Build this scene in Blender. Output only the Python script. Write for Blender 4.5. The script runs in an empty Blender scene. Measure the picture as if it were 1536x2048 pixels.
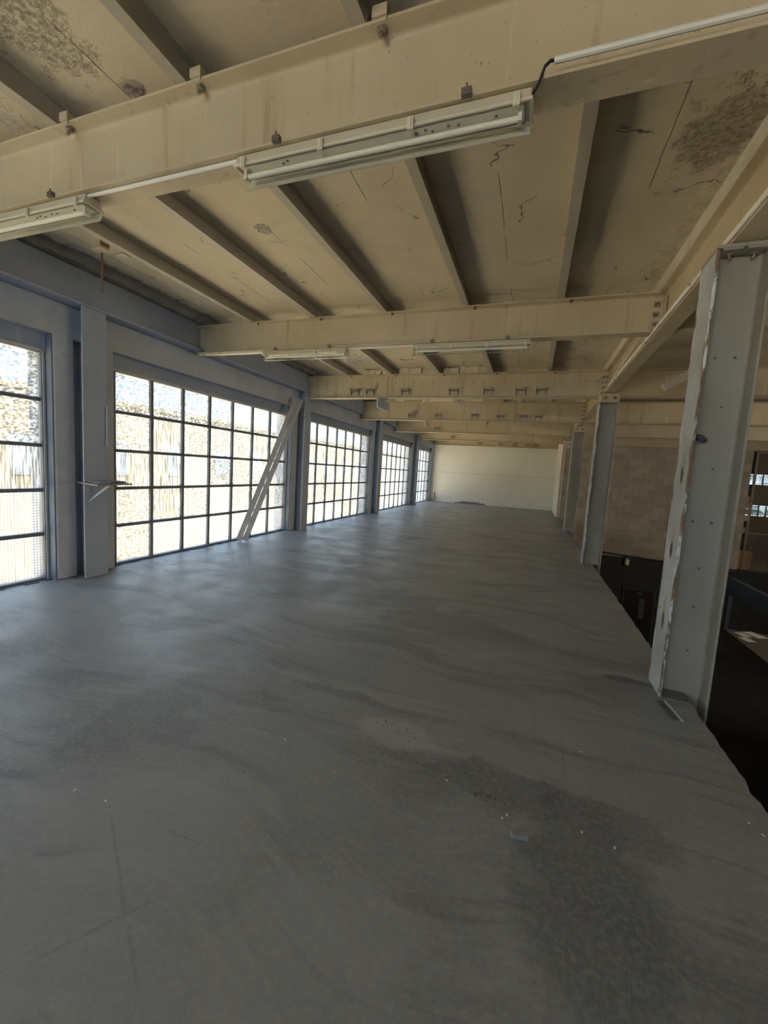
import bpy, math, random
from mathutils import Vector, Matrix
random.seed(7)
R = math.radians
scene = bpy.context.scene

# ------------------------------------------------------------------ camera
H = 1.6
F_PX, YAW, PITCH, ROLL = 823.06, R(19.4374), R(5.82924), R(3.42205)
cam_d = bpy.data.cameras.new('camera')
cam_d.sensor_fit = 'VERTICAL'
cam_d.sensor_height = 24.0
cam_d.lens = F_PX / 2048.0 * 24.0
cam_d.clip_start = 0.02
cam_d.clip_end = 400
cam = bpy.data.objects.new('camera', cam_d)
scene.collection.objects.link(cam)
fw = Vector((-math.sin(YAW) * math.cos(PITCH), math.cos(YAW) * math.cos(PITCH), -math.sin(PITCH)))
rt = Vector((math.cos(YAW), math.sin(YAW), 0))
up = rt.cross(fw)
r2 = rt * math.cos(ROLL) + up * math.sin(ROLL)
u2 = up * math.cos(ROLL) - rt * math.sin(ROLL)
m = Matrix((r2, u2, -fw)).transposed().to_4x4()
m.translation = (0, 0, H)
cam.matrix_world = m
scene.camera = cam

# ------------------------------------------------------------------ sky, sun, lamps, exposure
world = bpy.data.worlds.new('sky')
scene.world = world
world.use_nodes = True
wn = world.node_tree
wn.nodes.clear()
w_out = wn.nodes.new('ShaderNodeOutputWorld')
w_bg = wn.nodes.new('ShaderNodeBackground')
w_tc = wn.nodes.new('ShaderNodeTexCoord')
w_sep = wn.nodes.new('ShaderNodeSeparateXYZ')
w_ramp = wn.nodes.new('ShaderNodeValToRGB')
wn.links.new(w_tc.outputs['Generated'], w_sep.inputs[0])
wn.links.new(w_sep.outputs['Z'], w_ramp.inputs[0])
w_ramp.color_ramp.elements[0].position = 0.0
w_ramp.color_ramp.elements[0].color = (0.60, 0.78, 0.95, 1)
w_ramp.color_ramp.elements[1].position = 0.7
w_ramp.color_ramp.elements[1].color = (0.34, 0.55, 0.92, 1)
wn.links.new(w_ramp.outputs[0], w_bg.inputs[0])
w_bg.inputs[1].default_value = 1.25
wn.links.new(w_bg.outputs[0], w_out.inputs[0])

sun_d = bpy.data.lights.new('sun', 'SUN')
sun_d.energy = 13.0
sun_d.angle = R(0.6)
sun_d.color = (1.0, 0.90, 0.74)
sun = bpy.data.objects.new('sun', sun_d)
scene.collection.objects.link(sun)
sun.rotation_euler = Vector((-0.36, 0.16, -0.90)).to_track_quat('-Z', 'Y').to_euler()

# added fill lamp behind the photographer, set in the opening of the front wall
back_fill_d = bpy.data.lights.new('daylight_window', 'AREA')
back_fill_d.shape = 'RECTANGLE'
back_fill_d.size, back_fill_d.size_y = 6.0, 2.6
back_fill_d.energy = 22
back_fill_d.color = (1.0, 0.93, 0.80)
back_fill = bpy.data.objects.new('daylight_window', back_fill_d)
scene.collection.objects.link(back_fill)
back_fill.location = (-2.2, -6.95, 1.75)
back_fill.rotation_euler = (R(90), 0, R(180))
# added fill lamp at the unseen right wall, lifts the block wall and beams
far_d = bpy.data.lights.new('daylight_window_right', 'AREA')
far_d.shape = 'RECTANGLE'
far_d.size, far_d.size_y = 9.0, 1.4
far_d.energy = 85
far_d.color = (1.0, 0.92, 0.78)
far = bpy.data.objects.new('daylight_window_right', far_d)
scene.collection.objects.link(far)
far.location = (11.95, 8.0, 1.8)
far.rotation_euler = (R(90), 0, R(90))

scene.view_settings.view_transform = 'Standard'
scene.view_settings.look = 'None'
scene.view_settings.gamma = 1.0
scene.view_settings.use_curve_mapping = False
scene.view_settings.exposure = 2.0
scene.cycles.max_bounces = 6
scene.cycles.diffuse_bounces = 4
scene.cycles.use_adaptive_sampling = True
scene.cycles.adaptive_threshold = 0.05
scene.cycles.adaptive_min_samples = 16
scene.cycles.glossy_bounces = 2
scene.cycles.transmission_bounces = 4
scene.cycles.transparent_max_bounces = 12
scene.cycles.sample_clamp_indirect = 6
scene.cycles.caustics_reflective = False
scene.cycles.caustics_refractive = False

# ------------------------------------------------------------------ node helpers
class NT:
    def __init__(s, name):
        s.m = bpy.data.materials.new(name)
        s.m.use_nodes = True
        s.t = s.m.node_tree
        s.t.nodes.clear()
        s.out = s.t.nodes.new('ShaderNodeOutputMaterial')
        s._pos = None
        s._cache = {}
    def n(s, kind, **kw):
        nd = s.t.nodes.new('ShaderNode' + kind)
        for k, v in kw.items():
            setattr(nd, k, v)
        return nd
    def put(s, sock, v):
        if hasattr(v, 'is_output') or isinstance(v, bpy.types.NodeSocket):
            s.t.links.new(v, sock)
        else:
            if isinstance(v, (tuple, list)) and len(v) == 3 and sock.type == 'RGBA':
                v = (*v, 1)
            sock.default_value = v
    def pos(s):
        if s._pos is None:
            s._pos = s.n('NewGeometry').outputs['Position']
        return s._pos
    def mapped(s, scale=(1, 1, 1), loc=(0, 0, 0), rot=(0, 0, 0), src=None):
        nd = s.n('Mapping')
        s.put(nd.inputs['Vector'], src or s.pos())
        nd.inputs['Scale'].default_value = scale
        nd.inputs['Location'].default_value = loc
        nd.inputs['Rotation'].default_value = rot
        return nd.outputs[0]
    def noise(s, scale, detail=4, rough=.55, vec=None, dist=0):
        key = (scale, detail, rough, dist)
        if vec is None and key in s._cache:
            return s._cache[key]
        nd = s.n('TexNoise')
        if vec is None:
            s._cache[key] = nd.outputs[0]
        s.put(nd.inputs['Vector'], vec or s.pos())
        nd.inputs['Scale'].default_value = scale
        nd.inputs['Detail'].default_value = detail
        nd.inputs['Roughness'].default_value = rough
        nd.inputs['Distortion'].default_value = dist
        return nd.outputs[0]
    def ramp(s, v, a, b, lo=0.0, hi=1.0, smooth=True):
        nd = s.n('MapRange')
        nd.interpolation_type = 'SMOOTHSTEP' if smooth else 'LINEAR'
        s.put(nd.inputs[0], v)
        nd.inputs[1].default_value, nd.inputs[2].default_value = a, b
        nd.inputs[3].default_value, nd.inputs[4].default_value = lo, hi
        return nd.outputs[0]
    def math(s, op, a, b=0.0, clamp=False):
        nd = s.n('Math', operation=op)
        nd.use_clamp = clamp
        s.put(nd.inputs[0], a)
        s.put(nd.inputs[1], b)
        return nd.outputs[0]
    def vmath(s, op, a, b=(0, 0, 0)):
        nd = s.n('VectorMath', operation=op)
        s.put(nd.inputs[0], a)
        s.put(nd.inputs[1], b)
        return nd
    def mix(s, f, a, b, mode='MIX'):
        nd = s.n('Mix', data_type='RGBA', blend_type=mode)
        s.put(nd.inputs[0], f)
        s.put(nd.inputs[6], a)
        s.put(nd.inputs[7], b)
        return nd.outputs[2]
    def bump(s, h, strength=.3, dist=.01, normal=None):
        nd = s.n('Bump')
        nd.inputs['Strength'].default_value = strength
        nd.inputs['Distance'].default_value = dist
        s.put(nd.inputs['Height'], h)
        if normal is not None:
            s.put(nd.inputs['Normal'], normal)
        return nd.outputs[0]
    def spot(s, c, rad, stretch=(1, 1, 1), ragged=.5, nscale=9):
        """mask 0..1 of a ragged patch centred at c"""
        d = s.vmath('SUBTRACT', s.pos(), c).outputs[0]
        d = s.vmath('MULTIPLY', d, stretch).outputs[0]
        l = s.vmath('LENGTH', d).outputs['Value']
        l = s.math('ADD', l, s.math('MULTIPLY', s.math('SUBTRACT', s.noise(nscale, 5, .65), .5), ragged * rad * 4))
        return s.ramp(l, rad, rad * .6)
    def line(s, axis, at, half, wob=.0, along=None):
        sp = s.n('SeparateXYZ')
        s.put(sp.inputs[0], s.pos())
        v = s.math('SUBTRACT', sp.outputs[axis], at)
        if wob:
            v = s.math('ADD', v, s.math('MULTIPLY', s.math('SUBTRACT', s.noise(1.4, 4, .6), .5), wob))
        return s.ramp(s.math('ABSOLUTE', v), half, half * .3)
    def finish(s, col, rough=.7, bump=None, metal=0.0, spec=.4):
        b = s.n('BsdfPrincipled')
        s.put(b.inputs['Base Color'], col)
        s.put(b.inputs['Roughness'], rough)
        b.inputs['Metallic'].default_value = metal
        b.inputs['Specular IOR Level'].default_value = spec
        if bump is not None:
            s.put(b.inputs['Normal'], bump)
        s.t.links.new(b.outputs[0], s.out.inputs[0])
        return s.m

def plain(name, col, rough=.6, metal=0.0, var=.12, scale=14, bump=.08, spec=.4):
    t = NT(name)
    f = t.noise(scale, 5, .6)
    c = t.mix(f, tuple(x * (1 - var) for x in col), tuple(min(1, x * (1 + var)) for x in col))
    return t.finish(c, rough, t.bump(t.noise(scale * 6, 3), bump, .004), metal, spec)

def painted_steel(name, a, b, streak=(.30, .19, .09), streak_amt=.5, rust=(.13, .085, .05), chips=.71, rough=.55):
    t = NT(name)
    c = t.mix(t.ramp(t.noise(1.3, 5, .6), .3, .7), a, b)
    st = t.noise(1.0, 5, .6, t.mapped((9, 9, .55)))
    c = t.mix(t.math('MULTIPLY', t.ramp(st, .56, .74), streak_amt), c, streak)
    st2 = t.noise(1.0, 4, .6, t.mapped((14, 14, .8), (3, 7, 1)))
    c = t.mix(t.math('MULTIPLY', t.ramp(st2, .60, .75), streak_amt), c, tuple(min(1, x * 1.35) for x in b))
    ch = t.ramp(t.noise(26, 4, .6), chips, chips + .03)
    ch2 = t.ramp(t.noise(75, 2, .5), chips + .01, chips + .04)
    c = t.mix(t.math('MAXIMUM', ch, t.math('MULTIPLY', ch2, .7)), c, rust)
    fine = t.noise(160, 3, .6)
    c = t.mix(t.math('MULTIPLY', fine, .12), c, (.05, .045, .04))
    h = t.math('ADD', t.math('MULTIPLY', t.noise(45, 4, .6), .5), t.math('MULTIPLY', ch, -1.0))
    return t.finish(c, rough, t.bump(h, .14, .006), 0, .35)

# ------------------------------------------------------------------ materials
MAT = {}
BEIGE_A, BEIGE_B = (.56, .458, .292), (.635, .535, .36)
MAT['beam'] = painted_steel('beige_painted_steel', BEIGE_A, BEIGE_B)
MAT['joist'] = painted_steel('greyish_painted_joist', (.50, .45, .35), (.56, .50, .40), streak_amt=.15, chips=.74)
MAT['edge_beam'] = painted_steel('bluish_grey_painted_steel', (.34, .385, .46), (.42, .455, .51), streak=(.5, .5, .49), streak_amt=.5, chips=.74)  # blue tint stands in for lens glare over the window side
MAT['column_left'] = painted_steel('slate_grey_painted_column', (.38, .43, .51), (.45, .49, .56), streak=(.3, .3, .29), streak_amt=.2, chips=.75)  # grey column, bluish lens veil mixed into its colour
MAT['column'] = painted_steel('grey_painted_column', (.42, .38, .30), (.48, .44, .355), streak_amt=.10, chips=.735)
MAT['jamb'] = plain('dark_bluish_jamb', (.15, .175, .215), .6, var=.2)  # blue glare cast is painted in here too
MAT['frame'] = painted_steel('dark_grey_window_steel', (.13, .14, .155), (.20, .21, .23), streak=(.24, .21, .16), streak_amt=.5, chips=.70)
MAT['frame_edge'] = plain('pale_worn_steel_edge', (.52, .53, .54), .5)  # pale tone, also drawn on edges that catch the light

def mat_flaky():
    t = NT('flaking_white_column_paint')
    base = t.mix(t.ramp(t.noise(2.2, 5, .6), .3, .7), (.42, .43, .42), (.56, .58, .58))
    sp = t.n('SeparateXYZ')
    oc = t.n('TexCoord').outputs['Object']
    t.put(sp.inputs[0], oc)
    edge = t.ramp(t.math('ABSOLUTE', sp.outputs[1]), .085, .155)      # towards the edges of the flange
    nz = t.noise(1.0, 6, .7, t.mapped((16, 16, 5)))
    peel = t.ramp(t.math('ADD', nz, t.math('MULTIPLY', edge, .30)), .69, .735)
    white = t.ramp(t.noise(1.0, 5, .65, t.mapped((20, 20, 4), (5, 2, 9))), .48, .56)
    rustc = t.mix(t.noise(18, 4), (.16, .09, .05), (.35, .24, .15))
    c = t.mix(peel, base, t.mix(white, rustc, (.80, .80, .78)))
    halo = t.ramp(t.math('ADD', nz, t.math('MULTIPLY', edge, .22)), .62, .74)
    c = t.mix(t.math('MULTIPLY', t.math('SUBTRACT', halo, peel, True), .7), c, (.42, .33, .22))
    for (zz, yy) in ((1.69, 3.70), (1.12, 3.72), (.56, 3.70)):
        sm = t.spot((1.06, yy, zz), .045, (1, 1.3, .6), .35, 14)
        ha = t.spot((1.06, yy, zz + .06), .10, (1, 1.9, .6), .5, 9)
        c = t.mix(t.math('MULTIPLY', ha, .6), c, (.40, .31, .20))
        c = t.mix(sm, c, (.10, .07, .05))
    dots = t.ramp(t.noise(34, 2, .4), .70, .73)
    c = t.mix(dots, c, (.12, .09, .07))
    h = t.math('ADD', t.math('MULTIPLY', peel, -1.0), t.math('MULTIPLY', t.noise(40, 4), .3))
    return t.finish(c, .6, t.bump(h, .5, .01), 0, .35)
MAT['flaky'] = mat_flaky()

def mat_ceiling():
    t = NT('beige_painted_concrete_soffit')
    c = t.mix(t.ramp(t.noise(.9, 5, .6), .3, .72), (.67, .565, .395), (.75, .65, .465))
    c = t.mix(t.math('MULTIPLY', t.ramp(t.noise(2.6, 6, .7), .55, .75), .35), c, (.46, .40, .30))
    hs = []
    # rough spalled or peeling patches, where the photograph shows them
    def patch(cx, cy, rad, st, cola, colb, grain, depth, rag=.5):
        nonlocal c
        mk = t.spot((cx, cy, 3.86), rad, st, rag)
        c = t.mix(mk, c, t.mix(t.ramp(t.noise(30 if grain > 18 else 10, 4, .7), .38, .62), cola, colb))
        hs.append(t.math('MULTIPLY', mk, t.math('MULTIPLY', t.noise(30 if grain > 18 else 10, 4, .7), depth)))
    patch(-2.68, 3.57, .10, (1, .9, 1), (.26, .22, .16), (.68, .60, .46), 38, 2.2, .25)
    patch(-2.66, 3.78, .085, (.7, 1.5, 1), (.62, .55, .43), (.74, .68, .54), 20, .8)
    patch(-2.55, 2.06, .085, (1, 1, 1), (.20, .17, .13), (.50, .44, .34), 26, 2.0)
    patch(-2.76, 1.58, .34, (1.2, .9, 1), (.36, .30, .21), (.70, .62, .46), 20, 1.5, .6)
    patch(-3.66, 1.85, .22, (1, .8, 1), (.62, .56, .43), (.74, .68, .54), 12, .9)
    patch(.93, 3.35, .34, (1.2, .85, 1), (.34, .28, .20), (.56, .48, .35), 30, 1.3, .7)
    patch(1.10, 4.40, .22, (1.6, .28, 1), (.60, .50, .35), (.74, .64, .46), 16, .8)
    patch(1.02, 5.0, .16, (1.6, .4, 1), (.62, .52, .36), (.74, .64, .46), 16, .6)
    patch(-.49, 3.61, .11, (.75, 1.8, 1), (.64, .58, .46), (.70, .64, .52), 12, .3)
    patch(-1.20, 3.68, .045, (1, 1, 1), (.70, .63, .48), (.74, .67, .52), 12, .3)
    patch(-.98 + .34, 4.62, .05, (.8, 1.6, 1), (.66, .6, .5), (.72, .66, .55), 12, .3)
    patch(.80, 8.1, .24, (.8, .8, 1), (.66, .60, .48), (.78, .72, .58), 10, .5, .8)
    patch(-5.2, 4.4, .28, (1.5, .12, 1), (.23, .20, .16), (.40, .35, .27), 9, 1.2, .6)
    patch(-4.75, 4.75, .22, (1, .5, 1), (.66, .58, .44), (.74, .66, .52), 8, .7, .7)
    patch(-4.35, 5.15, .16, (1, .8, 1), (.36, .31, .23), (.66, .58, .44), 9, .9, .8)
    patch(-3.55, 4.95, .12, (1, .6, 1), (.66, .58, .44), (.72, .64, .5), 9, .6, .8)
    patch(-4.4, 7.9, .40, (.9, .7, 1), (.40, .35, .27), (.68, .60, .46), 9, 1.0, .8)
    patch(-3.7, 8.1, .30, (.9, .6, 1), (.50, .44, .34), (.74, .66, .52), 9, 1.0, .8)
    # hairline cracks
    v = t.n('TexVoronoi', feature='DISTANCE_TO_EDGE')
    wob = t.n('TexNoise')
    t.put(wob.inputs['Vector'], t.pos())
    wob.inputs['Scale'].default_value = 5
    wob.inputs['Detail'].default_value = 5
    wv = t.vmath('ADD', t.pos(), t.vmath('MULTIPLY', t.vmath('SUBTRACT', wob.outputs['Color'], (.5, .5, .5)).outputs[0], (.35, .35, 0)).outputs[0]).outputs[0]
    t.put(v.inputs['Vector'], wv)
    v.inputs['Scale'].default_value = 1.5
    cr = t.math('MULTIPLY', t.ramp(v.outputs['Distance'], .010, .003), t.ramp(t.noise(2.3, 2, .5, t.mapped((1, 1, 1), (4, 1, 0))), .55, .62))
    c = t.mix(t.math('MULTIPLY', cr, .85), c, (.12, .10, .07))
    for xj in (-4.82, -3.70, -2.62, -1.52, -.44, .64):
        ln = t.math('MULTIPLY', t.line(0, xj, .006, .03), t.ramp(t.noise(1.1, 2, .5, t.mapped((1, 1, 1), (xj, 0, 0))), .50, .56))
        c = t.mix(t.math('MULTIPLY', ln, .6), c, (.24, .20, .14))
        hs.append(t.math('MULTIPLY', ln, -1.2))
    c = t.mix(t.math('MULTIPLY', t.noise(130, 3, .6), .10), c, (.1, .085, .06))
    h = t.math('MULTIPLY', t.noise(24, 5, .6), .22)
    for x in hs:
        h = t.math('ADD', h, x)
    return t.finish(c, .85, t.bump(h, .55, .02), 0, .2)
MAT['ceiling'] = mat_ceiling()

def mat_floor():
    t = NT('worn_grey_concrete_floor')
    c = t.mix(t.ramp(t.noise(.55, 4, .6), .34, .66), (.262, .268, .272), (.335, .342, .345))
    # broom and mop smears: long, gently curling streaks across the hall
    wv = t.n('TexNoise')
    t.put(wv.inputs['Vector'], t.pos())
    wv.inputs['Scale'].default_value = .5
    wv.inputs['Detail'].default_value = 1
    curl = t.vmath('ADD', t.pos(), t.vmath('MULTIPLY', t.vmath('SUBTRACT', wv.outputs['Color'], (.5, .5, .5)).outputs[0], (1.3, 1.5, 0)).outputs[0]).outputs[0]
    s1 = t.noise(1.0, 5, .62, t.mapped((.45, 1.9, 1), (0, 0, 0), src=curl))
    c = t.mix(t.math('MULTIPLY', t.ramp(s1, .47, .66), .80), c, (.160, .162, .165))
    s2 = t.noise(1.0, 5, .7, t.mapped((.7, 4.2, 1), (4, 2, 0), src=curl))
    c = t.mix(t.math('MULTIPLY', t.ramp(s2, .50, .68), .60), c, (.40, .405, .40))
    s4 = t.noise(1.0, 4, .6, t.mapped((.55, 6.5, 1), (9, 4, 0), src=curl))
    c = t.mix(t.math('MULTIPLY', t.ramp(s4, .58, .66), .50), c, (.150, .152, .155))
    s3 = t.noise(1.0, 4, .7, t.mapped((2.2, 55, 1), (1, 5, 0), src=curl))
    c = t.mix(t.math('MULTIPLY', t.ramp(s3, .48, .74), .30), c, (.46, .465, .46))
    # dark washed patches and the paler scuffed patch in front
    for cx, cy, rad, st, col, amt, rag in (
            (.36, 1.62, .30, (.9, .55, 1), (.135, .14, .145), .70, .35),
            (.02, 2.10, .22, (.5, 1.1, 1), (.150, .152, .155), .65, .45),
            (.55, 2.05, .20, (.6, 1.2, 1), (.160, .162, .165), .60, .45),
            (.92, 3.74, .12, (.5, 1.8, 1), (.10, .10, .102), .75, .5),
            (-.60, 2.28, .20, (.6, 1.3, 1), (.45, .445, .42), .70, .5),
            (-1.15, 2.55, .10, (.25, 1.5, 1), (.165, .167, .17), .60, .5),
            (-2.1, 1.75, .42, (.8, .9, 1), (.175, .178, .18), .60, .5),
            (-2.1, 4.7, .9, (.55, 1.5, 1), (.19, .19, .19), .60, .5),
            (-.7, 4.3, .55, (.6, 1.3, 1), (.19, .19, .19), .55, .6),
            (-2.9, 5.7, .5, (.3, 1.8, 1), (.18, .18, .182), .60, .5),
            (-.55, 1.0, .35, (.8, .8, 1), (.37, .38, .385), .50, .5),
            (-1.5, 1.35, .40, (.6, 1.1, 1), (.37, .38, .385), .50, .5)):
        c = t.mix(t.math('MULTIPLY', t.spot((cx, cy, 0), rad, st, rag, 3.5), amt), c, col)
    # faint arcs left by a broom beside the dark patch
    d = t.vmath('LENGTH', t.vmath('MULTIPLY', t.vmath('SUBTRACT', t.pos(), (-.25, 1.55, 0)).outputs[0], (1, .8, 1)).outputs[0]).outputs['Value']
    an = t.noise(1.0, 3, .6, None)
    arc = t.n('TexNoise', noise_dimensions='1D')
    t.put(arc.inputs['W'], t.math('MULTIPLY', t.math('ADD', d, t.math('MULTIPLY', an, .12)), 46))
    arc.inputs['Detail'].default_value = 3
    arcm = t.math('MULTIPLY', t.ramp(arc.outputs[0], .50, .66), t.spot((.36, 1.62, 0), .40, (1, .7, 1), .35, 3.5))
    c = t.mix(t.math('MULTIPLY', arcm, .28), c, (.30, .305, .31))
    # scratches
    for sc_, loc in (((1.0, 34, 1), (2, 1, 0)), ((30, .9, 1), (7, 4, 0))):
        sc = t.noise(1.0, 2, .5, t.mapped(sc_, loc))
        c = t.mix(t.math('MULTIPLY', t.ramp(sc, .70, .74), .30), c, (.12, .122, .125))
    for x0, y0, x1, y1 in ((-1.62, 1.20, -.94, .78), (-1.13, 1.04, -1.35, .72)):
        dx, dy = x1 - x0, y1 - y0
        L = math.hypot(dx, dy)
        rel = t.vmath('SUBTRACT', t.pos(), ((x0 + x1) / 2, (y0 + y1) / 2, 0)).outputs[0]
        nd1 = t.vmath('DOT_PRODUCT', rel, (-dy / L, dx / L, 0)).outputs['Value']
        nd2 = t.vmath('DOT_PRODUCT', rel, (dx / L, dy / L, 0)).outputs['Value']
        mk = t.math('MULTIPLY', t.ramp(t.math('ABSOLUTE', t.math('ADD', nd1, t.math('MULTIPLY', t.math('SUBTRACT', t.noise(3.5, 5, .65), .5), .02))), .009, .002), t.ramp(t.math('ABSOLUTE', nd2), L / 2, L / 2 - .05))
        c = t.mix(t.math('MULTIPLY', mk, .28), c, (.13, .132, .135))
    mott = t.noise(38, 4, .7)
    c = t.mix(t.math('MULTIPLY', t.ramp(mott, .40, .72), .42), c, (.43, .44, .44))
    pits = t.ramp(t.noise(90, 3, .5), .66, .73)
    c = t.mix(t.math('MULTIPLY', pits, .5), c, (.12, .12, .122))
    c = t.mix(t.math('MULTIPLY', t.noise(260, 2, .6), .20), c, (.10, .10, .10))
    h = t.math('ADD', t.math('MULTIPLY', mott, .6), t.math('MULTIPLY', s3, .35))
    h = t.math('ADD', h, t.math('MULTIPLY', pits, -.5))
    return t.finish(c, t.ramp(t.noise(2.2, 4), .3, .7, .36, .54), t.bump(h, .20, .006), 0, .5)
MAT['floor'] = mat_floor()

def mat_plaster(name, a, b, stain, amt=.4, scale=1.2, bump=.3, base_chips=False, seam=None):
    t = NT(name)
    c = t.mix(t.ramp(t.noise(scale, 5, .6), .3, .7), a, b)
    c = t.mix(t.math('MULTIPLY', t.ramp(t.noise(scale * 2.7, 6, .7), .55, .78), amt), c, stain)
    ch = t.ramp(t.noise(11, 5, .7), .74, .77)
    if base_chips:
        sp = t.n('SeparateXYZ')
        t.put(sp.inputs[0], t.pos())
        low = t.ramp(sp.outputs[2], 1.0, .05, 0, .14)
        ch = t.ramp(t.math('ADD', t.noise(9, 5, .7), low), .735, .77)
    c = t.mix(ch, c, tuple(x * .35 for x in stain))
    if seam:
        ln = t.math('MULTIPLY', t.line(2, seam, .018, .05), .45)
        c = t.mix(ln, c, tuple(x * .6 for x in stain))
    h = t.math('ADD', t.math('MULTIPLY', t.noise(18, 5, .6), .5), t.math('MULTIPLY', ch, -.8))
    return t.finish(c, .88, t.bump(h, bump, .012), 0, .2)
MAT['wall_back'] = mat_plaster('cream_white_plaster', (.88, .82, .69), (.90, .87, .77), (.66, .55, .38), .35, .7, .2, True, 1.68)
MAT['wall_left'] = mat_plaster('grey_window_wall_plaster', (.46, .475, .495), (.54, .55, .56), (.34, .355, .375), .6, 1.6)  # faint blue cast of the lens veil is part of this colour
MAT['rough_band'] = mat_plaster('dirty_rough_concrete', (.26, .245, .21), (.36, .335, .28), (.16, .15, .13), .7, 4, .8)
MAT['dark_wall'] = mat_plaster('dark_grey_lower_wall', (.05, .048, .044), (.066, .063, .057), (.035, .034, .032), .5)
MAT['mortar'] = mat_plaster('brown_mortar', (.50, .43, .33), (.56, .48, .38), (.24, .2, .15), .5)
MAT['slab_edge'] = mat_plaster('broken_concrete_edge', (.20, .195, .18), (.27, .265, .25), (.14, .135, .125), .6, 4, .7)
MAT['infill'] = mat_plaster('pale_infill_plaster', (.62, .56, .44), (.70, .65, .53), (.40, .34, .25), .6, 5, .6)
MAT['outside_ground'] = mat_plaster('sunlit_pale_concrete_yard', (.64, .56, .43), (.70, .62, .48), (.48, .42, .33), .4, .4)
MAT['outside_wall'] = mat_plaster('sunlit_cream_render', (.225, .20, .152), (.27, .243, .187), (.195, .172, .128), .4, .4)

def mat_block():
    t = NT('painted_concrete_block')
    rnd = t.n('ObjectInfo').outputs['Random']
    c = t.mix(rnd, (.40, .335, .245), (.53, .455, .345))
    c = t.mix(t.math('MULTIPLY', t.ramp(t.noise(5, 5, .65), .45, .75), .4), c, (.30, .26, .2))
    return t.finish(c, .9, t.bump(t.noise(45, 5, .7), .35, .008), 0, .15)
MAT['block'] = mat_block()

MAT['lamp_housing'] = plain('yellowed_lamp_housing', (.60, .535, .38), .5, var=.10)
MAT['lamp_rim'] = plain('yellowed_lamp_rim', (.68, .62, .46), .45, var=.08)
MAT['lamp_tray'] = plain('white_gear_tray', (.86, .82, .68), .5, var=.05)
MAT['tube'] = plain('white_fluorescent_glass', (.92, .88, .74), .4, var=.03, bump=.0)
MAT['conduit'] = plain('off_white_plastic_conduit', (.82, .79, .68), .45, var=.06)
MAT['cable'] = plain('black_cable', (.025, .025, .025), .5)
MAT['dark_steel'] = plain('dark_bare_steel', (.17, .155, .13), .5, .3)
MAT['bracket'] = plain('dark_brown_bracket_steel', (.24, .205, .15), .6, .0, .25)
MAT['bolt'] = plain('painted_bolt', (.31, .255, .17), .5, .0, .25, 30, .2)
MAT['wood'] = None
def mat_wood(name, a, b):
    t = NT(name)
    g = t.noise(1.0, 6, .65, t.mapped((40, 3, 3)))
    c = t.mix(t.ramp(g, .3, .7), a, b)
    return t.finish(c, .75, t.bump(g, .2, .004), 0, .25)
MAT['plank'] = mat_wood('weathered_grey_plank', (.36, .35, .345), (.48, .465, .45))
MAT['shelf'] = mat_wood('dusty_plywood', (.34, .25, .20), (.44, .34, .28))
MAT['offcut'] = mat_wood('grey_wood_offcut', (.24, .235, .22), (.32, .31, .29))
MAT['chip'] = plain('white_paint_chip', (.75, .75, .72), .7)
MAT['rubble'] = plain('dark_crumbs', (.13, .13, .126), .9, var=.5, scale=60)
MAT['pink_pipe'] = plain('pinkish_painted_pipe', (.62, .44, .36), .5)
MAT['white_pipe'] = plain('white_painted_pipe', (.74, .70, .60), .5)
MAT['navy'] = plain('dark_slate_blue_steel', (.045, .055, .07), .45)
MAT['gallery'] = plain('dusty_brown_gallery_floor', (.085, .075, .06), .85, var=.25, scale=6, bump=.2)
MAT['paper'] = plain('white_paper', (.55, .55, .53), .8, var=.03)
MAT['door'] = plain('dark_maroon_door', (.025, .013, .015), .5)
MAT['door_panel'] = plain('grey_glass_strip', (.10, .115, .13), .2)
MAT['plywood'] = plain('orange_plywood', (.60, .33, .13), .7, var=.2)
MAT['mesh'] = plain('rusty_steel_mesh', (.26, .20, .14), .55, .4)
MAT['shutter'] = plain('grey_building_window', (.20, .23, .26), .3)

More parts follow.
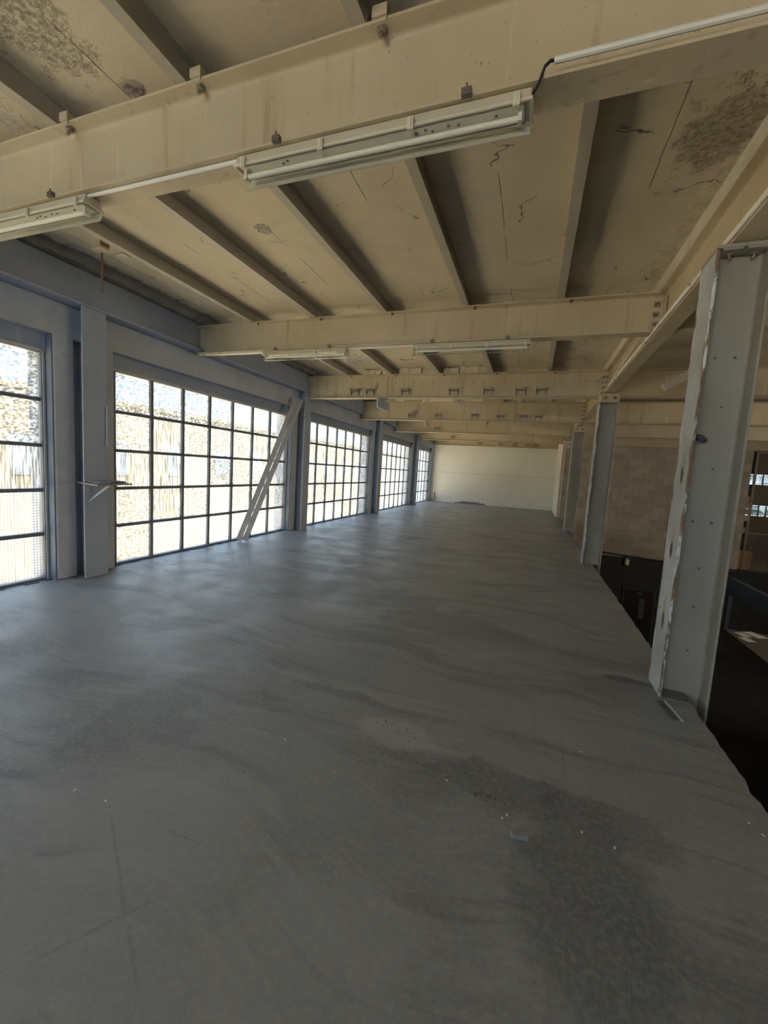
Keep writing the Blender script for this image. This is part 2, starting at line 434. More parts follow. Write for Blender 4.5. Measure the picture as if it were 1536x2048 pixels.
def mat_pane(name, kind, lo=.28):
    """patterned obscure glass, dusty towards its putty edges"""
    t = NT(name)
    g = t.n('TexCoord').outputs['Object']
    rnd = t.n('ObjectInfo').outputs['Random']
    off = t.n('CombineXYZ')
    t.put(off.inputs[1], t.math('MULTIPLY', rnd, 37.0))
    t.put(off.inputs[2], t.math('MULTIPLY', rnd, 91.0))
    p = t.vmath('ADD', g, off.outputs[0]).outputs[0]
    if kind == 'hammered':
        v = t.n('TexVoronoi', feature='SMOOTH_F1')
        t.put(v.inputs['Vector'], t.mapped((1, .8, 1.5), src=p))
        v.inputs['Scale'].default_value = 34
        pat = t.ramp(v.outputs['Distance'], .15, .75)
    elif kind == 'ribbed':
        pat = t.ramp(t.noise(1.0, 3, .6, t.mapped((1, 58, 3.2), src=p)), .36, .66)
    elif kind == 'grid':
        sp = t.n('SeparateXYZ')
        t.put(sp.inputs[0], p)
        a = t.math('ABSOLUTE', t.math('SINE', t.math('MULTIPLY', sp.outputs[1], 95)))
        b = t.math('ABSOLUTE', t.math('SINE', t.math('MULTIPLY', sp.outputs[2], 95)))
        pat = t.ramp(t.math('MINIMUM', a, b), .0, .45)
    else:
        pat = t.ramp(t.noise(1.0, 4, .6, t.mapped((1, 26, 52), src=p), 1.2), .36, .62)
    run = t.ramp(t.noise(1.0, 5, .65, t.mapped((1, 34, 1.6), (2, 0, 0), src=p)), .45, .75)     # runs of dirty water
    blot = t.noise(7, 4, .6, p)
    sp2 = t.n('SeparateXYZ')
    t.put(sp2.inputs[0], g)
    ey = t.ramp(t.math('ABSOLUTE', sp2.outputs[1]), .16, .26)
    ez = t.ramp(t.math('ABSOLUTE', sp2.outputs[2]), .15, .25)
    dust = t.math('MAXIMUM', ey, ez)
    speck = t.ramp(t.noise(60, 3, .6, p), .69, .73)
    val = t.math('MULTIPLY', t.ramp(pat, 0, 1, lo, 1.0), t.ramp(run, 0, 1, 1.0, .62))
    val = t.math('MULTIPLY', val, t.ramp(blot, .3, .75, 1.05, .80))
    val = t.math('MULTIPLY', val, t.ramp(speck, 0, 1, 1, .35))
    cb = t.n('CombineColor')
    t.put(cb.inputs[0], val)
    t.put(cb.inputs[1], val)
    t.put(cb.inputs[2], t.math('MULTIPLY', val, .99))
    clear = t.n('BsdfTransparent')
    t.put(clear.inputs[0], t.mix(1.0, cb.outputs[0], (.90, .93, .90), 'MULTIPLY'))
    milk = t.n('BsdfTranslucent')
    t.put(milk.inputs[0], t.mix(1.0, cb.outputs[0], (.48, .49, .48), 'MULTIPLY'))
    body = t.n('MixShader')
    fac = t.math('ADD', t.math('MULTIPLY', dust, .30), t.math('ADD', .20, t.math('MULTIPLY', run, .2)))
    t.put(body.inputs[0], fac)
    t.t.links.new(clear.outputs[0], body.inputs[1])
    t.t.links.new(milk.outputs[0], body.inputs[2])
    gl = t.n('BsdfGlossy')
    gl.inputs['Roughness'].default_value = .25
    t.put(gl.inputs['Normal'], t.bump(pat, .5, .004))
    fin = t.n('MixShader')
    fin.inputs[0].default_value = .04
    t.t.links.new(body.outputs[0], fin.inputs[1])
    t.t.links.new(gl.outputs[0], fin.inputs[2])
    t.t.links.new(fin.outputs[0], t.out.inputs[0])
    return t.m
PANES = [mat_pane('obscure_glass_' + k, k) for k in ('hammered', 'ribbed', 'grid', 'rippled')]
PALE = [mat_pane('pale_obscure_glass_' + k, k, .55) for k in ('hammered', 'ribbed', 'grid', 'rippled')]

def mat_clear(name, col, fac, rough):
    t = NT(name)
    a = t.n('BsdfTransparent')
    a.inputs[0].default_value = (*col, 1)
    b = t.n('BsdfPrincipled')
    b.inputs['Base Color'].default_value = (.75, .72, .6, 1)
    b.inputs['Roughness'].default_value = rough
    mx = t.n('MixShader')
    fr = t.n('Fresnel')
    fr.inputs[0].default_value = 1.22
    t.put(mx.inputs[0], t.math('ADD', fr.outputs[0], fac, True))
    t.t.links.new(a.outputs[0], mx.inputs[1])
    t.t.links.new(b.outputs[0], mx.inputs[2])
    t.t.links.new(mx.outputs[0], t.out.inputs[0])
    return t.m
MAT['diffuser'] = mat_clear('clear_lamp_cover', (.98, .97, .93), .03, .2)
MAT['bulb'] = mat_clear('clear_bulb_glass', (.95, .95, .9), .2, .1)

# ------------------------------------------------------------------ mesh helpers
class MB:
    def __init__(s):
        s.v, s.f = [], []
    def add(s, vs, fs):
        k = len(s.v)
        s.v += [tuple(x) for x in vs]
        s.f += [tuple(i + k for i in f) for f in fs]
        return s
    def box(s, x0, x1, y0, y1, z0, z1):
        return s.add([(x0, y0, z0), (x1, y0, z0), (x1, y1, z0), (x0, y1, z0), (x0, y0, z1), (x1, y0, z1), (x1, y1, z1), (x0, y1, z1)],
                     [(3, 2, 1, 0), (4, 5, 6, 7), (0, 1, 5, 4), (1, 2, 6, 5), (2, 3, 7, 6), (3, 0, 4, 7)])
    def prism(s, prof, o, u, v, w, t0=0.0, t1=1.0):
        """closed 2D profile in (u, v) swept from t0 to t1 along w"""
        o, u, v, w = Vector(o), Vector(u), Vector(v), Vector(w)
        n = len(prof)
        vs = [o + u * a + v * b + w * t for t in (t0, t1) for a, b in prof]
        fs = [(i, (i + 1) % n, n + (i + 1) % n, n + i) for i in range(n)]
        fs += [tuple(range(n - 1, -1, -1)), tuple(range(n, 2 * n))]
        return s.add(vs, fs)
    def tube(s, pts, r, seg=8, cap=True):
        pts = [Vector(p) for p in pts]
        rings = []
        for i, p in enumerate(pts):
            d = (pts[min(i + 1, len(pts) - 1)] - pts[max(i - 1, 0)]).normalized()
            a = d.cross(Vector((0, 0, 1)))
            if a.length < .05:
                a = d.cross(Vector((1, 0, 0)))
            a.normalize()
            b = d.cross(a)
            rr = r[i] if isinstance(r, (list, tuple)) else r
            rings.append([p + (a * math.cos(2 * math.pi * k / seg) + b * math.sin(2 * math.pi * k / seg)) * rr for k in range(seg)])
        vs = [q for rg in rings for q in rg]
        fs = []
        for i in range(len(rings) - 1):
            for k in range(seg):
                k2 = (k + 1) % seg
                fs.append((i * seg + k, i * seg + k2, (i + 1) * seg + k2, (i + 1) * seg + k))
        if cap:
            fs += [tuple(range(seg - 1, -1, -1)), tuple(range((len(rings) - 1) * seg, len(rings) * seg))]
        return s.add(vs, fs)
    def bar(s, a, b, wd, ht, side=(0, 0, 1)):
        """rectangular bar from a to b; ht measured along `side`"""
        a, b = Vector(a), Vector(b)
        d = b - a
        L = d.length
        d.normalize()
        vdir = Vector(side)
        vdir = (vdir - d * vdir.dot(d)).normalized()
        u = d.cross(vdir)
        return s.prism([(-wd / 2, -ht / 2), (wd / 2, -ht / 2), (wd / 2, ht / 2), (-wd / 2, ht / 2)], a, u, vdir, d, 0, L)

def children_of(o):
    return list(o.children)

def make(name, mb, mat, parent=None, loc=None, smooth=True, bevel=0):
    """link a mesh whose vertices are given in world space as ONE object"""
    org = Vector(loc) if loc is not None else Vector((0, 0, 0))
    base = org.copy()
    p = parent
    pw = Vector((0, 0, 0))
    while p is not None:
        pw += p.location
        p = p.parent
    if loc is None:
        base = pw.copy()
    me = bpy.data.meshes.new(name)
    me.from_pydata([tuple(Vector(v) - base) for v in mb.v], [], mb.f)
    me.validate()
    if smooth:
        me.polygons.foreach_set('use_smooth', [True] * len(me.polygons))
        me.set_sharp_from_angle(angle=R(38))
    me.materials.append(mat)
    o = bpy.data.objects.new(name, me)
    scene.collection.objects.link(o)
    o.parent = parent
    o.location = base - pw
    if bevel:
        b = o.modifiers.new('bevel', 'BEVEL')
        b.width, b.segments, b.limit_method = bevel, 2, 'ANGLE'
    return o

def tag(o, label, cat, group=None, kind=None):
    o['label'] = label
    o['category'] = cat
    if group:
        o['group'] = group
    if kind:
        o['kind'] = kind
    return o

def thing(name, loc, label, cat, group=None):
    o = bpy.data.objects.new(name, None)
    o.empty_display_size = .1
    scene.collection.objects.link(o)
    o.location = loc
    return tag(o, label, cat, group)

def struct(name, mb, mat, parent=None, **kw):
    o = make(name, mb, mat, parent, **kw)
    if parent is None:
        o['kind'] = 'structure'
    return o

def i_profile(h, b, tf, tw, r, seg=4, taper=0.0):
    """I section, u = flange direction, v = web direction, origin at mid height"""
    pts = []
    def corner(sx, sy):
        # inner fillet between web and flange, listed outward or inward later
        cx, cy = tw / 2 + r, h / 2 - tf - r
        out = []
        for k in range(seg + 1):
            a = math.pi - k * (math.pi / 2) / seg
            out.append((sx * (cx + r * math.cos(a)), sy * (cy + r * math.sin(a))))
        return out
    q = [(-b / 2, -h / 2), (b / 2, -h / 2), (b / 2, -h / 2 + tf - taper)]
    q += list(reversed(corner(1, -1)))
    q += corner(1, 1)
    q += [(b / 2, h / 2 - tf + taper), (b / 2, h / 2), (-b / 2, h / 2), (-b / 2, h / 2 - tf + taper)]
    q += list(reversed(corner(-1, 1)))
    q += corner(-1, -1)
    q += [(-b / 2, -h / 2 + tf - taper)]
    return q

def hexbolt(mb, p, d, r=.018, h=.014, washer=.026, stud=.02):
    p, d = Vector(p), Vector(d).normalized()
    mb.tube([p, p + d * .004], washer, 10)
    mb.tube([p + d * .004, p + d * (.004 + h)], r, 6)
    mb.tube([p + d * (.004 + h), p + d * (.004 + h + stud)], r * .5, 6)

# ------------------------------------------------------------------ dimensions of the hall
XW = -5.6                      # plane of the window glass
XP = -5.42                     # face of the piers and lintels
XF = 1.265                     # broken right edge of the floor
BAY, C0 = 5.17, 3.715          # column spacing, first visible column
COLS = [C0 + i * BAY for i in range(4)]
BEAM_Y = [2.08, 5.50, 8.96, 12.42, 15.88, 19.30, 22.80]
BEAM_B = [3.28, 3.29, 3.205, 3.165, 3.15, 3.145, 3.17]
Z_TOP = 3.72
Z_SLAB = 3.86
Y_BACK = 23.2
Y_BLOCK = 19.35
Y_FRONT = -7.0
WIN_H, WIN_ROWS = 2.765, 5

# ------------------------------------------------------------------ structure: floor, slab, walls
random.seed(3)
edge = []
y = Y_FRONT
while y < Y_BLOCK:
    edge.append((XF + random.uniform(-.008, .008) - (random.random() < .06) * random.uniform(.01, .03), y))
    y += .06 if -1 < y < 9 else .25
poly = [(-5.75, Y_FRONT)] + edge + [(XF, Y_BLOCK), (1.15, Y_BLOCK), (1.15, Y_BACK + .1), (-5.75, Y_BACK + .1)]
mb = MB()
n = len(poly)
mb.add([(a, b, 0) for a, b in poly] + [(a - (.03 if a > 1.2 else 0), b, -.16) for a, b in poly],
       [tuple(range(n)), tuple(range(2 * n - 1, n - 1, -1))] + [(i, n + i, n + (i + 1) % n, (i + 1) % n) for i in range(n)])
floor = struct('floor', mb, MAT['floor'], smooth=False)
mb = MB().box(XF - .16, XF - .035, Y_FRONT, Y_BLOCK, -.34, -.165)
struct('trim_1', mb, MAT['slab_edge'])

mb = MB().box(-5.95, 12.3, Y_FRONT - .2, 27.3, Z_SLAB, 4.12)
ceiling = struct('ceiling', mb, MAT['ceiling'])

# left wall: lintels over the windows and piers between them
mb = MB()
wins = []                                       # (y0, y1, columns)
for k, c in enumerate([C0 - 2 * BAY, C0 - BAY] + COLS):
    wins.append((c + .485, c + BAY - .37))
wins[-1] = (COLS[3] + .485, Y_BACK - .33)
wl = bpy.data.objects.new('wall_left', None)
scene.collection.objects.link(wl)
wl['kind'] = 'structure'
lint = MB().box(-5.85, XP, Y_FRONT, Y_BACK + .1, 2.955, 3.33)
make('lintel', lint, MAT['wall_left'], wl)
make('parapet', MB().box(-5.85, -5.44, Y_FRONT, Y_BACK + .1, 3.33, Z_SLAB), MAT['wall_left'], wl)
prev = Y_FRONT
for (a, b) in wins[1:] + [(Y_BACK + .1, None)]:
    if a - prev > .02:
        pb = MB()
        pb.box(-5.85, -5.545, prev, a, 0, 2.955)                     # recessed reveal strips
        make('pier', pb, MAT['edge_beam'], wl)
        cc = [c for c in COLS if prev < c < a]
        parts = [(prev + .02, cc[0] - .115), (cc[0] + .115, a - .09)] if cc else [(prev + .02, a - .02)]
        for (ya, yb) in parts:
            if yb > ya + .02:
                make('pier_plaster', MB().box(-5.545, XP, ya, yb, 0, 2.97), MAT['wall_left'], wl, bevel=.015)
        make('jamb', MB().box(-5.60, XP - .012, prev + .004, prev + .0195, 0, 2.95), MAT['jamb'], wl)
    prev = b
# rough strip of concrete between edge beam and soffit
random.seed(5)
mb = MB()
ys = [Y_FRONT + i * .12 for i in range(int((Y_BACK - Y_FRONT) / .12) + 2)]
prof = [(-5.20 + random.uniform(-.03, .05), 3.77 + random.uniform(-.008, .012)) for _ in ys]
vs, fs = [], []
for yy, (px, pz) in zip(ys, prof):
    vs += [(-5.44, yy, pz), (px, yy, pz), (px + random.uniform(.06, .15), yy, Z_SLAB + .005), (-5.44, yy, Z_SLAB + .005)]
for i in range(len(ys) - 1):
    for k in range(4):
        k2 = (k + 1) % 4
        fs.append((i * 4 + k, (i + 1) * 4 + k, (i + 1) * 4 + k2, i * 4 + k2))
fs += [(0, 1, 2, 3), tuple(len(vs) - 1 - i for i in range(4))]
mb.add(vs, fs)
struct('trim_2', mb, MAT['rough_band'], smooth=False)

struct('wall_back', MB().box(-5.85, 1.3, Y_BACK, Y_BACK + .2, 0, Z_SLAB), MAT['wall_back'])
struct('wall_return', MB().box(1.10, 1.30, Y_BLOCK + .02, Y_BACK, -.16, Z_SLAB), MAT['wall_back'])
# block wall of the well, each block a piece
wb = bpy.data.objects.new('wall_block', None)
scene.collection.objects.link(wb)
wb['kind'] = 'structure'
XB1 = 7.80
make('mortar', MB().box(1.15, XB1 - .06, Y_BLOCK + .012, Y_BLOCK + .22, -1.42, Z_SLAB), MAT['mortar'], wb)
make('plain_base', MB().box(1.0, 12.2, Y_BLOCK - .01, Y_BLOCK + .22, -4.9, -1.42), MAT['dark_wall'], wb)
BL, BH = .505, .2375
random.seed(11)
bm = {}
def block_mesh(w):
    w = round(w, 3)
    if w not in bm:
        mbb = MB().box(.008, w - .008, -.0, .1, .008, BH - .008)
        me = bpy.data.meshes.new('brick')
        me.from_pydata(mbb.v, [], mbb.f)
        me.materials.append(MAT['block'])
        bm[w] = me
    return bm[w]
rows = int((Z_SLAB + 1.42) / BH)
for r in range(rows):
    x = 1.15 - (BL / 2 if r % 2 else 0)
    x_end = XB1 - random.choice((0, 0, .07, .14)) - .1 * math.sin(r * .55)
    while x < x_end - .05:
        a, b = max(x, 1.15), min(x + BL, x_end)
        if b - a > .06:
            o = bpy.data.objects.new('brick', block_mesh(b - a))
            scene.collection.objects.link(o)
            o.parent = wb
            o.location = (a, Y_BLOCK + random.uniform(-.006, .004), -1.42 + r * BH)
        x += BL
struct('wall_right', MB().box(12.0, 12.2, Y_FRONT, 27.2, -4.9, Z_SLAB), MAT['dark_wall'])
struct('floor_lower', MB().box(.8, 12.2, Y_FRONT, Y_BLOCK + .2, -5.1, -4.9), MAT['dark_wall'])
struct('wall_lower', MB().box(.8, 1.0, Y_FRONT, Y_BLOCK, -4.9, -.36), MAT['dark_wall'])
mb = MB()
mb.box(-5.85, 12.2, Y_FRONT - .2, Y_FRONT, -4.9, .45).box(-5.85, 12.2, Y_FRONT - .2, Y_FRONT, 3.05, Z_SLAB)
mb.box(-5.85, -5.2, Y_FRONT - .2, Y_FRONT, .45, 3.05).box(.8, 12.2, Y_FRONT - .2, Y_FRONT, .45, 3.05)
struct('wall_front', mb, MAT['wall_left'])  # unseen wall, its opening is made for the added fill lamp
# gallery across the well and the room behind the mesh
struct('floor_gallery', MB().box(5.0, 12.0, 2.0, 12.74, -2.2, -1.95), MAT['gallery'])
struct('floor_back_room', MB().box(1.3, 12.0, Y_BLOCK + .22, 27.2, -2.2, -1.95), MAT['gallery'])
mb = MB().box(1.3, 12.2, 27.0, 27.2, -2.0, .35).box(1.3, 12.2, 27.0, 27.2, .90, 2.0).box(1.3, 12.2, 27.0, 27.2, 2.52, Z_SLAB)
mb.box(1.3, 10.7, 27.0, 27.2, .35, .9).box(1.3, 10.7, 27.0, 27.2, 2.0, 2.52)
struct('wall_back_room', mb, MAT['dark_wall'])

# ------------------------------------------------------------------ outside
struct('ground', MB().box(-90, -5.9, -60, 90, -5.2, -4.9), MAT['outside_ground'])
bd = thing('building', (-22, 10, -4.9), 'sunlit cream building seen blurred through the obscure window panes', 'building')
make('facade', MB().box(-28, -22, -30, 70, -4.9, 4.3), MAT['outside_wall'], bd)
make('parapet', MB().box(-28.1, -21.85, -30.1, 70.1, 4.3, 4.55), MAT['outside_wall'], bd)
for i in range(22):
    yy = -26 + i * 4.2
    w = make('window', MB().box(-22.03, -21.97, yy, yy + 1.5, .4, 2.3), MAT['shutter'], bd)

# ------------------------------------------------------------------ windows: frame, bars, every pane
PW = .5
pane_me = {}
def pane_mesh(w, h, mat):
    key = (round(w, 3), round(h, 3), mat.name)
    if key not in pane_me:
        mbb = MB().box(-.0, .005, -w / 2, w / 2, -h / 2, h / 2)
        # one sheet is enough for light, the rim gives it an edge
        me = bpy.data.meshes.new('pane')
        c = .03
        pts = []
        for sx, sz, a0 in ((1, 1, 0), (-1, 1, 90), (-1, -1, 180), (1, -1, 270)):
            for k in range(4):
                a = R(a0 + k * 30)
                pts.append((sx * (w / 2 - c) + c * math.cos(a), sz * (h / 2 - c) + c * math.sin(a)))
        me.from_pydata([(0, a, b) for a, b in pts], [], [tuple(range(len(pts)))])
        me.materials.append(mat)
        pane_me[key] = me
    return pane_me[key]

random.seed(21)
def window(idx, y0, y1, ncol):
    wo = bpy.data.objects.new('window_%d' % idx, None)
    scene.collection.objects.link(wo)
    wo.location = (XW, (y0 + y1) / 2, 0)
    wo['kind'] = 'structure'
    fr = MB()
    fr.box(XW - .04, XW + .05, y0, y0 + .035, 0, WIN_H).box(XW - .04, XW + .05, y1 - .035, y1, 0, WIN_H)
    fr.box(XW - .04, XW + .05, y0 + .035, y1 - .035, WIN_H - .035, WIN_H).box(XW - .04, XW + .05, y0 + .035, y1 - .035, 0, .03)
    make('window_frame', fr, MAT['frame'], wo)
    make('header', MB().box(-5.84, XW + .03, y0 - .02, y1 + .02, WIN_H, 2.955), MAT['edge_beam'], wo)
    make('frame_lip', MB().box(XW + .05, XW + .062, y0, y1, WIN_H - .028, WIN_H + .004).box(XW + .05, XW + .062, y1 - .026, y1, 0, WIN_H - .028), MAT['frame_edge'], wo)  # pale colour paints the lit inner edge of the frame
    cw = (y1 - y0 - .07) / ncol
    rh = (WIN_H - .065) / WIN_ROWS
    for c in range(1, ncol):
        yc = y0 + .035 + c * cw
        make('mullion', MB().box(XW - .02, XW + .03, yc - .022, yc + .022, .03, WIN_H - .035), MAT['frame'], wo)
    for r in range(1, WIN_ROWS):
        zc = .03 + r * rh
        tb = MB()
        for c in range(ncol):
            ya = y0 + .035 + c * cw + (.022 if c else 0)
            yb = y0 + .035 + (c + 1) * cw - (.022 if c < ncol - 1 else 0)
            tb.box(XW - .02, XW + .028, ya, yb, zc - .021, zc + .021)
        make('transom', tb, MAT['frame'], wo)
    for c in range(ncol):
        for r in range(WIN_ROWS):
            q = random.random()
            if r == 0:
                kind = 2 if q < .45 else (1 if q < .7 else 3)
            elif r == WIN_ROWS - 1:
                kind = 0 if q < .5 else 3
            else:
                kind = 1 if q < .5 else (0 if q < .72 else (3 if q < .92 else 2))
            me = pane_mesh(cw - .02, rh - .018, (PALE if idx >= 4 else PANES)[kind])
            o = bpy.data.objects.new('pane', me)
            scene.collection.objects.link(o)
            o.parent = wo
            o.location = (-.004, y0 + .035 + (c + .5) * cw - (y0 + y1) / 2, .03 + (r + .5) * rh)
    # crumbling putty and dust along the sill
    sb = MB()
    yy = y0
    while yy < y1 - .05:
        L = random.uniform(.05, .22)
        sb.box(XW + .03, XW + .07 + random.uniform(0, .05), yy, min(yy + L, y1), 0, random.uniform(.004, .016))
        yy += L + random.uniform(0, .2)
    s_o = make('sill_dust', sb, MAT['rubble'], wo)
    s_o['kind'] = 'stuff'
ncols = [7, 7, 7, 7, 7, 5]
for i, (a, b) in enumerate(wins[1:]):
    window(i + 1, a, b, [7, 7, 7, 7, 5][i])

# far windows of the back room: strips of bright panes
for k, (z0, z1) in enumerate(((.35, .90), (2.0, 2.52))):
    wo = bpy.data.objects.new('window_%d' % (7 + k), None)
    scene.collection.objects.link(wo)
    wo.location = (11.3, 27.1, z0)
    wo['kind'] = 'structure'
    for j in range(4):
        x0 = 10.72 + j * .32
        make('pane', MB().box(x0 + .03, x0 + .30, 27.09, 27.095, z0 + .02, z1 - .02), PANES[1], wo)
        make('mullion', MB().box(x0 - .02, x0 + .03, 27.06, 27.13, z0, z1), MAT['frame'], wo)

# ------------------------------------------------------------------ columns
def column(x, y, ztop, label, mats, flange_t=.017, b=.30, d=.32, flaky=False, xdir=1, extra=None):
    t = thing('steel_column', (x, y, 0), label, 'column')
    web_mat, fl_mat = mats
    r = .024
    # web with the root fillets of both flanges
    h = d - 2 * flange_t
    prof = []
    for sx, sy in ((-1, -1), (1, -1), (1, 1), (-1, 1)):
        cx, cy = h / 2 - r, .006 + r
        arc = [(sx * (cx + r * math.sin(k * math.pi / 8)), sy * (cy - r * math.cos(k * math.pi / 8))) for k in range(5)]
        if sx * sy < 0:
            arc.reverse()
        prof += arc
    # order: start bottom left going counter clockwise
    prof = []
    def arc(sx, sy):
        cx, cy = h / 2 - r, .006 + r
        return [(sx * (cx + r * math.sin(k * math.pi / 8)), sy * (cy - r * math.cos(k * math.pi / 8))) for k in range(5)]
    prof += list(reversed(arc(-1, -1))) + arc(1, -1) + list(reversed(arc(1, 1))) + arc(-1, 1)
    make('web', MB().prism(prof, (x, y, 0), (1, 0, 0), (0, 1, 0), (0, 0, 1), 0, ztop), web_mat, t)
    for sx in (-1, 1):
        xa, xb = sorted((x + sx * d / 2, x + sx * (d / 2 - flange_t)))
        mat = fl_mat if sx == -1 else web_mat
        make('flange', MB().box(xa, xb, y - b / 2, y + b / 2, -.34 if (sx == 1 and x > 0) else 0, ztop), mat, t, bevel=.003)
    return t

def cap(t, x, y, z0, z1, d=.34, b=.32):
    make('cap_plate', MB().box(x - d / 2, x + d / 2, y - b / 2, y + b / 2, z1 - .02, z1 - .001), MAT['beam'], t)
    return t

labels_r = ['nearest grey steel column at the floor edge, white paint flaking off its flange',
            'second grey steel column along the open floor edge, under the girder splice',
            'third grey steel column along the open floor edge, farthest before the block wall']
RX = 1.22
for i in range(3):
    zt = 3.245 if i == 0 else 3.085
    t = column(RX, COLS[i], zt, labels_r[i], (MAT['column'], MAT['flaky'] if i < 2 else MAT['column']))
    y = COLS[i]
    if i == 0:
        make('cap_plate', MB().box(RX - .165, RX + .165, y - .155, y + .155, 3.245, 3.268), MAT['column'], t)
        for k, xx in enumerate((RX - .07, RX + .07)):
            bb = MB()
            hexbolt(bb, (xx, y - .08, 3.245), (0, 0, -1), .02, .018, .034, .03)
            make('bolt', bb, MAT['bolt'], t)
            make('clamp', MB().box(xx - .06, xx + .05, y - .15, y - .045, 3.232, 3.2445), MAT['column'], t)
        bb = MB()
        for zz in (.35, .70, 1.0, 1.35, 1.75, 2.2, 2.55):
            for xx in ((-.05, .07) if zz in (1.35, 2.55) else (.03,)):
                bb.tube([(RX + xx, y - .0065, zz), (RX + xx, y - .010, zz)], .009, 8)
        make('rivet', bb, MAT['dark_steel'], t)
        make('cable_stub', MB().tube([(RX - .13, y - .02, 1.98), (RX - .10, y - .10, 1.97), (RX - .085, y - .13, 1.94)], .022, 8), MAT['rubble'], t)
        make('web_foot', MB().box(1.275, RX + .142, y - .006, y + .006, -.34, 0), MAT['column'], t)
        # base: cast-in plate and torn strip in the floor
        make('base_plate', MB().box(RX - .14, RX + .04, y - .17, y - .01, .0005, .008), MAT['slab_edge'], t)
    else:
        make('cap_plate', MB().box(RX - .17, RX + .17, y - .155, y + .155, zt, zt + .02), MAT['column'], t)
        make('bearing_block', MB().box(RX - .15, RX + .16, y - .15, y + .13, zt + .02, 3.255), MAT['beam'], t)
        for xx in (RX - .075, RX + .085):
            bb = MB()
            hexbolt(bb, (xx, y - .15, zt + .09), (0, -1, 0), .022, .016, .032, .02)
            make('bolt', bb, MAT['bolt'], t)
labels_l = ['slate grey steel column by the small wall shelf, between the two nearest windows',
            'slate grey steel column with two boards leaning on it',
            'slate grey steel column between the third and fourth windows',
            'slate grey steel column between the fourth window and the end window']
LX = -5.385
for i in range(4):
    t = column(LX, COLS[i], 3.335, labels_l[i], (MAT['column_left'], MAT['column_left']), xdir=-1)
    make('worn_edge', MB().box(LX + .1605, LX + .163, COLS[i] - .151, COLS[i] - .143, 0, 2.9), MAT['frame_edge'], t)  # pale strip down one flange edge
    if i == 0:
        make('bracket_pipe', MB().tube([(LX + .19, COLS[i] + .13, 2.2), (LX + .185, COLS[i] + .13, 1.95), (LX + .185, COLS[i] + .13, 1.7)], .010, 6), MAT['frame_edge'], t)

# ------------------------------------------------------------------ edge beam on the window side and girder on the open side
t = thing('edge_beam', (-5.33, 8, 3.335), 'long bluish grey steel beam over the windows, along the window wall', 'beam')
make('beam_body', MB().box(-5.40, -5.30, Y_FRONT, Y_BACK, 3.355, 3.768), MAT['edge_beam'], t)
make('bottom_flange', MB().box(-5.46, -5.21, Y_FRONT, Y_BACK, 3.335, 3.355), MAT['edge_beam'], t)
make('flange_lip', MB().tube([(-5.205, Y_FRONT, 3.352), (-5.205, Y_BACK, 3.352)], .007, 6), MAT['frame_edge'], t)  # pale bead paints the highlight along the flange ledge

GX, GB, GZ0 = 1.215, .17, 3.27
t = thing('girder', (GX, 8, GZ0), 'long beige steel girder resting on the columns along the open side', 'beam')
prof = i_profile(Z_TOP - GZ0, GB, .022, .012, .022, taper=.006)
zc = (Z_TOP + GZ0) / 2
make('beam_body', MB().prism(prof, (GX, 0, zc), (1, 0, 0), (0, 0, 1), (0, 1, 0), Y_FRONT, Y_BLOCK), MAT['beam'], t)
make('top_strip', MB().box(GX - GB / 2, GX + .10, Y_FRONT, Y_BLOCK, Z_TOP + .001, Z_SLAB - .001), MAT['infill'], t)
for y in (COLS[1],):
    for s in (-1, 1):
        bb = MB()
        for k in range(2):
            hexbolt(bb, (GX - GB / 2 + .03, y + s * .05, 3.27 + .0), (0, 0, -1), .012, .012, .018, .01)
        make('bolt', bb, MAT['bolt'], t)

